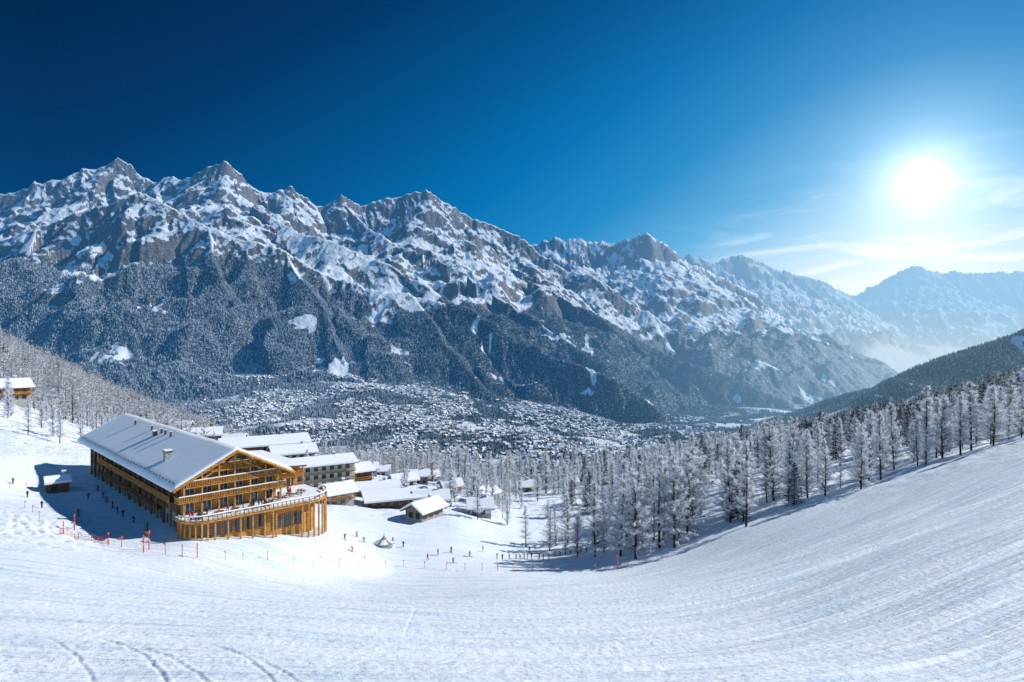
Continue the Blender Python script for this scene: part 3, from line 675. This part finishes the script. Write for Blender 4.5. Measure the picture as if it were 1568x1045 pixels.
for (u,d,r) in [(660,205,.2),(650,188,1.0),(742,240,.9),(690,262,.4),(800,300,.1),(618,262,.5),(560,290,.3),(660,330,.7),(510,330,.4),(990,235,.4),(870,330,.2),(735,205,.1),(470,280,.2),(530,270,.6),(640,290,.2),(700,320,.5),(585,330,.2)]:
    house("timber_chalet",*P(u,d),r,rng.uniform(7,11),rng.uniform(6,8),rng.uniform(3,4.5),1.8,[M_brown,M_greyw,M_gold,M_white][rng.integers(4)],M_stone,st=1 if u%20 else 2,balc=False,below=4)
def cone_tent(x,y,h,r):
    k=Kit(); n=14; ring=[(r*(1+.06*math.sin(5*i))*math.cos(i*2*math.pi/n),r*math.sin(i*2*math.pi/n)) for i in range(n)]
    for i in range(n):
        a=ring[i];b=ring[(i+1)%n]
        k.poly([(a[0],a[1],-.3),(b[0],b[1],-.3),(b[0],b[1],.9),(a[0],a[1],.9)],M_canvas)
        k.poly([(a[0]*1.08,a[1]*1.08,.85),(b[0]*1.08,b[1]*1.08,.85),(b[0]*.35,b[1]*.35,h*.62),(a[0]*.35,a[1]*.35,h*.62)],M_snow if i%3 else M_canvas)
        k.poly([(a[0]*.35,a[1]*.35,h*.62),(b[0]*.35,b[1]*.35,h*.62),(0,0,h)],M_canvas)
    k.bar((0,0,h-.2),(0,0,h+.7),.08,M_metal); k.obj("conical_tent",None,(x,y,hz(x,y)))
cone_tent(*P(588,158),2.6,2.3)
# ------------------------------------------------------------------ poles, nets
def on(u,v):
    d=np.linspace(22,400,3000); x=(u-784)/F_*d; zt=sample(Z,x,d); m=zt>=(522-v)/F_*d; i=np.argmax(m); return x[i],d[i],zt[i]
k=Kit()
k.bar((0,0,-.3),(0,0,2.0),.09,M_red); k.box(-.07,.07,-.07,.07,1.7,2.02,M_orange); k.box(-.055,.055,-.055,.055,.9,1.05,M_white); k.poly([(0.05,0,1.95),(.45,.05,1.85),(.05,0,1.55)],M_orange)
pole=k.obj("piste_marker_pole",None,(0,0,-500)); pm=pole.data; bpy.data.objects.remove(pole)
for (u,v,s) in [(97,817,1.1),(114,812,1.5),(166,834,1.1),(186,838,1),(220,846,1.5),(228,842,1.7),(253,850,1.1),(279,853,1.1),(302,854,1.3),(38,778,.8),(50,785,.8),(60,795,.8),(410,858,.9),(345,856,.7),(372,858,.7),(450,862,.7),(490,864,.8),(520,866,.7),(559,866,1.0),(590,868,.7),(618,868,.8),(650,870,.8),(684,872,.8),(712,873,.8),(738,874,.9),(762,874,.9),(786,875,.8),(816,875,.8),(850,876,.7),(880,875,.7),(912,873,.8),(946,872,1.7),(960,872,.8),(40,750,.8),(15,748,.8)]:
    x,y,z=on(u,v); add_obj("piste_marker_pole",pm,(x,y,hz(x,y)),rng.uniform(0,3),s)
def net(name,pts,h,m):
    k=Kit()
    for (a,b) in zip(pts[:-1],pts[1:]):
        A=np.array(a);B=np.array(b);L=np.linalg.norm(B-A);nn=max(2,int(L/.5))
        for q in (0.1,h*.35,h*.65,h):
            for j in range(nn):
                c=A+(B-A)*j/nn;e=A+(B-A)*(j+1)/nn; k.bar((c[0],c[1],hz(c[0],c[1])+q),(e[0],e[1],hz(e[0],e[1])+q),.04,m)
        for j in range(nn+1):
            c=A+(B-A)*j/nn; g=hz(c[0],c[1]); k.bar((c[0],c[1],g),(c[0],c[1],g+h),.03 if j%4 else .08,m)
    k.obj(name)
net("safety_net_fence",[on(u,v)[:2] for u,v in [(92,818),(120,824),(150,830),(168,834)]],1.0,M_orange)
# ------------------------------------------------------------------ people
def person(pose,jac,tro,skis):
    J={'stand':dict(p=(0,0,.95),c=(0,.0,1.38),n=(0,0,1.5),h=(0,.01,1.68),kn=[(.11,.02,.5),(-.11,.02,.5)],an=[(.12,0,.08),(-.12,0,.08)],el=[(.30,.02,1.15),(-.30,.02,1.15)],ha=[(.32,.2,.98),(-.32,.2,.98)]),
       'walk':dict(p=(0,0,.94),c=(0,.05,1.37),n=(0,.06,1.49),h=(0,.09,1.67),kn=[(.11,.2,.52),(-.11,-.02,.5)],an=[(.12,.28,.1),(-.12,-.3,.12)],el=[(.28,-.12,1.15),(-.28,.14,1.15)],ha=[(.28,.02,.93),(-.28,.34,1.02)]),
       'ski':dict(p=(0,-.15,.80),c=(0,.12,1.17),n=(0,.19,1.27),h=(0,.24,1.45),kn=[(.14,.12,.48),(-.14,.12,.48)],an=[(.14,-.02,.08),(-.14,-.02,.08)],el=[(.36,.12,.98),(-.36,.12,.98)],ha=[(.38,.38,.95),(-.38,.38,.95)])}[pose]
    V=[J['p'],J['c'],J['n'],J['h']]; Rr=[.15,.17,.07,.12]; Ed=[(0,1),(1,2),(2,3)]
    for s in (0,1):
        sg=1 if s==0 else -1; b=len(V); c=J['c'];p=J['p']; an=J['an'][s]
        V+=[(p[0]+sg*.1,p[1],p[2]-.07),J['kn'][s],an,(an[0],an[1]+.16,.05)]; Rr+=[.10,.075,.065,.05]; Ed+=[(0,b),(b,b+1),(b+1,b+2),(b+2,b+3)]
        b=len(V); V+=[(c[0]+sg*.19,c[1],c[2]+.02),J['el'][s],J['ha'][s]]; Rr+=[.075,.058,.045]; Ed+=[(1,b),(b,b+1),(b+1,b+2)]
    me=bpy.data.meshes.new("body"); me.from_pydata(V,Ed,[]); ob=bpy.data.objects.new("b",me); COL.objects.link(ob)
    ob.modifiers.new("s",'SKIN'); ss=ob.modifiers.new("u",'SUBSURF'); ss.levels=1
    for i,r in enumerate(Rr): me.skin_vertices[0].data[i].radius=(r,r); me.skin_vertices[0].data[i].use_root=(i==0)
    dg=bpy.context.evaluated_depsgraph_get(); dg.update(); ev=ob.evaluated_get(dg); m2=bpy.data.meshes.new_from_object(ev)
    bpy.data.objects.remove(ob)
    k=Kit(); mats=[jac,tro,M_skin,M_helm,M_metal]
    k.mats=list(mats); hy,hzz=J['h'][1],J['h'][2]; pz=J['p'][2]; hands=[Vector(h) for h in J['ha']]
    for v in m2.vertices: k.v.append(tuple(v.co))
    for p in m2.polygons:
        c=p.center; k.f.append(tuple(p.vertices))
        if c.z>hzz-.12 and abs(c.x)<.14: mi=2 if (c.y>hy+.05 and c.z<hzz+.02) else 3
        elif any((c-h).length<.08 for h in hands): mi=3
        elif c.z<.17: mi=4
        elif c.z<pz-.02 and abs(c.x)<.24: mi=1
        else: mi=0
        k.m.append(mi)
    if skis:
        for s in (0,1):
            a=J['an'][s]; k.box(a[0]-.045,a[0]+.045,a[1]-.75,a[1]+.8,-.01,.02,M_orange); k.bar((a[0],a[1]+.8,.005),(a[0],a[1]+.95,.10),.06,M_orange)
            h=J['ha'][s]; k.bar(h,(h[0]+(.1 if s==0 else -.1),h[1]-.25 if pose=='ski' else h[1]+.1,.0),.025,M_metal)
    o=k.obj("tmp"); d=o.data; bpy.data.objects.remove(o); d.polygons.foreach_set("use_smooth",[True]*len(d.polygons)); return d
M_skin=simple("skin",(.55,.33,.24),.6,.1); M_helm=simple("helmet",(.03,.03,.035),.4,.2)
jc=[simple("jacket_red",(.55,.04,.03),.7,.15),simple("jacket_navy",(.03,.05,.12),.7,.2),simple("jacket_black",(.03,.03,.03),.7,.2),simple("jacket_orange",(.65,.2,.03),.7,.15),simple("jacket_teal",(.04,.22,.26),.7,.15)]
tr=simple("ski_trousers",(.03,.032,.04),.75,.2)
PM=[person(p,jc[i%5],tr,s) for i,(p,s) in enumerate([('stand',True),('walk',False),('stand',False),('ski',True),('stand',True),('walk',False),('ski',True),('stand',False)])]
def ppl(u,v,i=None):
    x,y,zz=on(u,v); m=PM[rng.integers(len(PM)) if i is None else i]; add_obj("skier",m,(x,y,hz(x,y)),rng.uniform(0,6.28),1.0)
for i in range(11): ppl(765+i*7.5+rng.normal()*2,858-rng.random()*4)
for i in range(7): ppl(850+i*8,852-i*1.0)
for u,v in [(700,862),(672,850),(616,838),(600,832),(560,830),(545,822),(530,826),(655,858),(720,852),(690,846),(540,845),(745,845),(812,845)]: ppl(u+rng.normal()*2,v)
for u,v in [(20,742),(42,762),(64,778),(150,752),(158,762),(163,770),(172,778),(180,786),(188,792),(120,790),(205,800),(135,765),(225,812)]: ppl(u,v)
for i in range(22):
    lx=rng.uniform(0,26); ly=rng.uniform(-6.6,-3.2) if lx<16 else rng.uniform(-5,5)
    add_obj("terrace_guest",PM[[1,2,5,7][rng.integers(4)]],(CH[0]+lx*fx_[0]+ly*fy_[0],CH[1]+lx*fx_[1]+ly*fy_[1],CH[2]+3.3),rng.uniform(0,6.28),1.0)
# ------------------------------------------------------------------ camera, sun, sky
cam=bpy.data.cameras.new("camera"); co=bpy.data.objects.new("camera",cam); COL.objects.link(co); co.rotation_euler=(math.radians(90),0,0)
cam.sensor_width=36; cam.lens=F_/1568*36; cam.clip_start=.5; cam.clip_end=200000; scene.camera=co
AZ,EL=math.radians(72),math.radians(34)
L=Vector((math.cos(EL)*math.sin(AZ),math.cos(EL)*math.cos(AZ),math.sin(EL)))
sd=bpy.data.lights.new("sun",'SUN'); sd.energy=4.9; sd.angle=math.radians(.5); sd.color=(1,.965,.91); so=bpy.data.objects.new("sun",sd); COL.objects.link(so)
so.rotation_euler=L.to_track_quat('Z','Y').to_euler()
w=bpy.data.worlds.new("World"); scene.world=w; w.use_nodes=True; nt=w.node_tree; nt.nodes.clear()
class WN(NT):
    def __init__(s,t): s.t=t
s=WN(nt); out=s.n('ShaderNodeOutputWorld'); bg=s.n('ShaderNodeBackground'); s.l(bg.outputs[0],out.inputs[0])
tc=s.n('ShaderNodeTexCoord').outputs['Generated']
nv=s.n('ShaderNodeVectorMath',operation='NORMALIZE'); s.l(tc,nv.inputs[0]); dirv=nv.outputs[0]
sx=s.n('ShaderNodeSeparateXYZ'); s.l(dirv,sx.inputs[0])
Sd=Vector((.672,1,.262)).normalized()
dt=s.n('ShaderNodeVectorMath',operation='DOT_PRODUCT'); s.l(dirv,dt.inputs[0]); dt.inputs[1].default_value=Sd
g=s.math('ARCCOSINE',s.math('MINIMUM',dt.outputs['Value'],.999999))
gc=s.math('MINIMUM',g,1.2); e=s.math('MAXIMUM',sx.outputs[2],0.0)
q=s.math('SUBTRACT',s.math('SUBTRACT',1.01,s.math('MULTIPLY',s.math('MINIMUM',e,.52),.66)),s.math('MULTIPLY',gc,.42))  # height capped so the sky overhead, out of view, adds fill
q=s.math('ADD',q,s.math('MULTIPLY',.09,s.math('MULTIPLY',s.mr(e,.24,.04),s.mr(g,.6,.08))))
q=s.math('ADD',q,s.mr(sx.outputs[1],.15,-.6,0,.45))   # added fill: sky raised behind the camera to lift shaded faces
mp_=s.n('ShaderNodeMapping'); s.l(dirv,mp_.inputs[0]); mp_.inputs['Scale'].default_value=(1.5,1.5,9); mp_.inputs['Rotation'].default_value=(.1,-.12,0)
cl=s.noise(3.2,5,.6,mp_.outputs[0],.6)
cm=s.math('MULTIPLY',s.mr(cl,.42,.75),s.math('MULTIPLY',s.mr(g,.42,.05),s.mr(sx.outputs[2],.30,.05)))
q=s.math('ADD',q,s.math('MULTIPLY',cm,.20))
rp=s.n('ShaderNodeValToRGB'); s.l(q,rp.inputs[0]); cr=rp.color_ramp
stops=[(.20,(0,.008,.035)),(.36,(.0,.030,.12)),(.50,(.0,.090,.275)),(.60,(.0,.16,.43)),(.70,(.015,.245,.55)),(.80,(.12,.42,.71)),(.89,(.42,.67,.86)),(.97,(.78,.88,.95)),(1.0,(.9,.95,1))]
cr.elements[0].position=stops[0][0]; cr.elements[0].color=stops[0][1]+(1,); cr.elements[1].position=1; cr.elements[1].color=stops[-1][1]+(1,)
for p_,c_ in stops[1:-1]:
    el=cr.elements.new(p_); el.color=c_+(1,)
sky=s.n('ShaderNodeTexSky',sky_type='NISHITA'); sky.sun_disc=False; sky.sun_elevation=EL; sky.sun_rotation=AZ; sky.altitude=2000; sky.dust_density=.3
sk=s.n('ShaderNodeMix',data_type='RGBA',blend_type='ADD'); sk.inputs[0].default_value=1.0; s.l(rp.outputs[0],sk.inputs[6])
sm=s.n('ShaderNodeMix',data_type='RGBA',blend_type='MULTIPLY'); sm.inputs[0].default_value=1; s.l(sky.outputs[0],sm.inputs[6]); sm.inputs[7].default_value=(.001,.006,.009,1); s.l(sm.outputs[2],sk.inputs[7])
ex=lambda k_,a_: s.math('MULTIPLY',s.math('EXPONENT',s.math('DIVIDE',g,-k_)),a_)
gl=s.math('ADD',s.math('ADD',ex(.030,1.35),ex(.10,.26)),s.mr(g,.032,.018,0,3.0))
gcx=s.n('ShaderNodeMix',data_type='RGBA',blend_type='MULTIPLY'); gcx.inputs[0].default_value=1; s.l(gl,gcx.inputs[6]); gcx.inputs[7].default_value=(.90,.96,1,1)
fin=s.n('ShaderNodeMix',data_type='RGBA',blend_type='ADD'); fin.inputs[0].default_value=1; s.l(sk.outputs[2],fin.inputs[6]); s.l(gcx.outputs[2],fin.inputs[7])
s.l(fin.outputs[2],bg.inputs[0]); bg.inputs[1].default_value=1.0
scene.view_settings.view_transform='Standard'; scene.view_settings.look='None'; scene.view_settings.exposure=0
print("done",time.time()-T0)
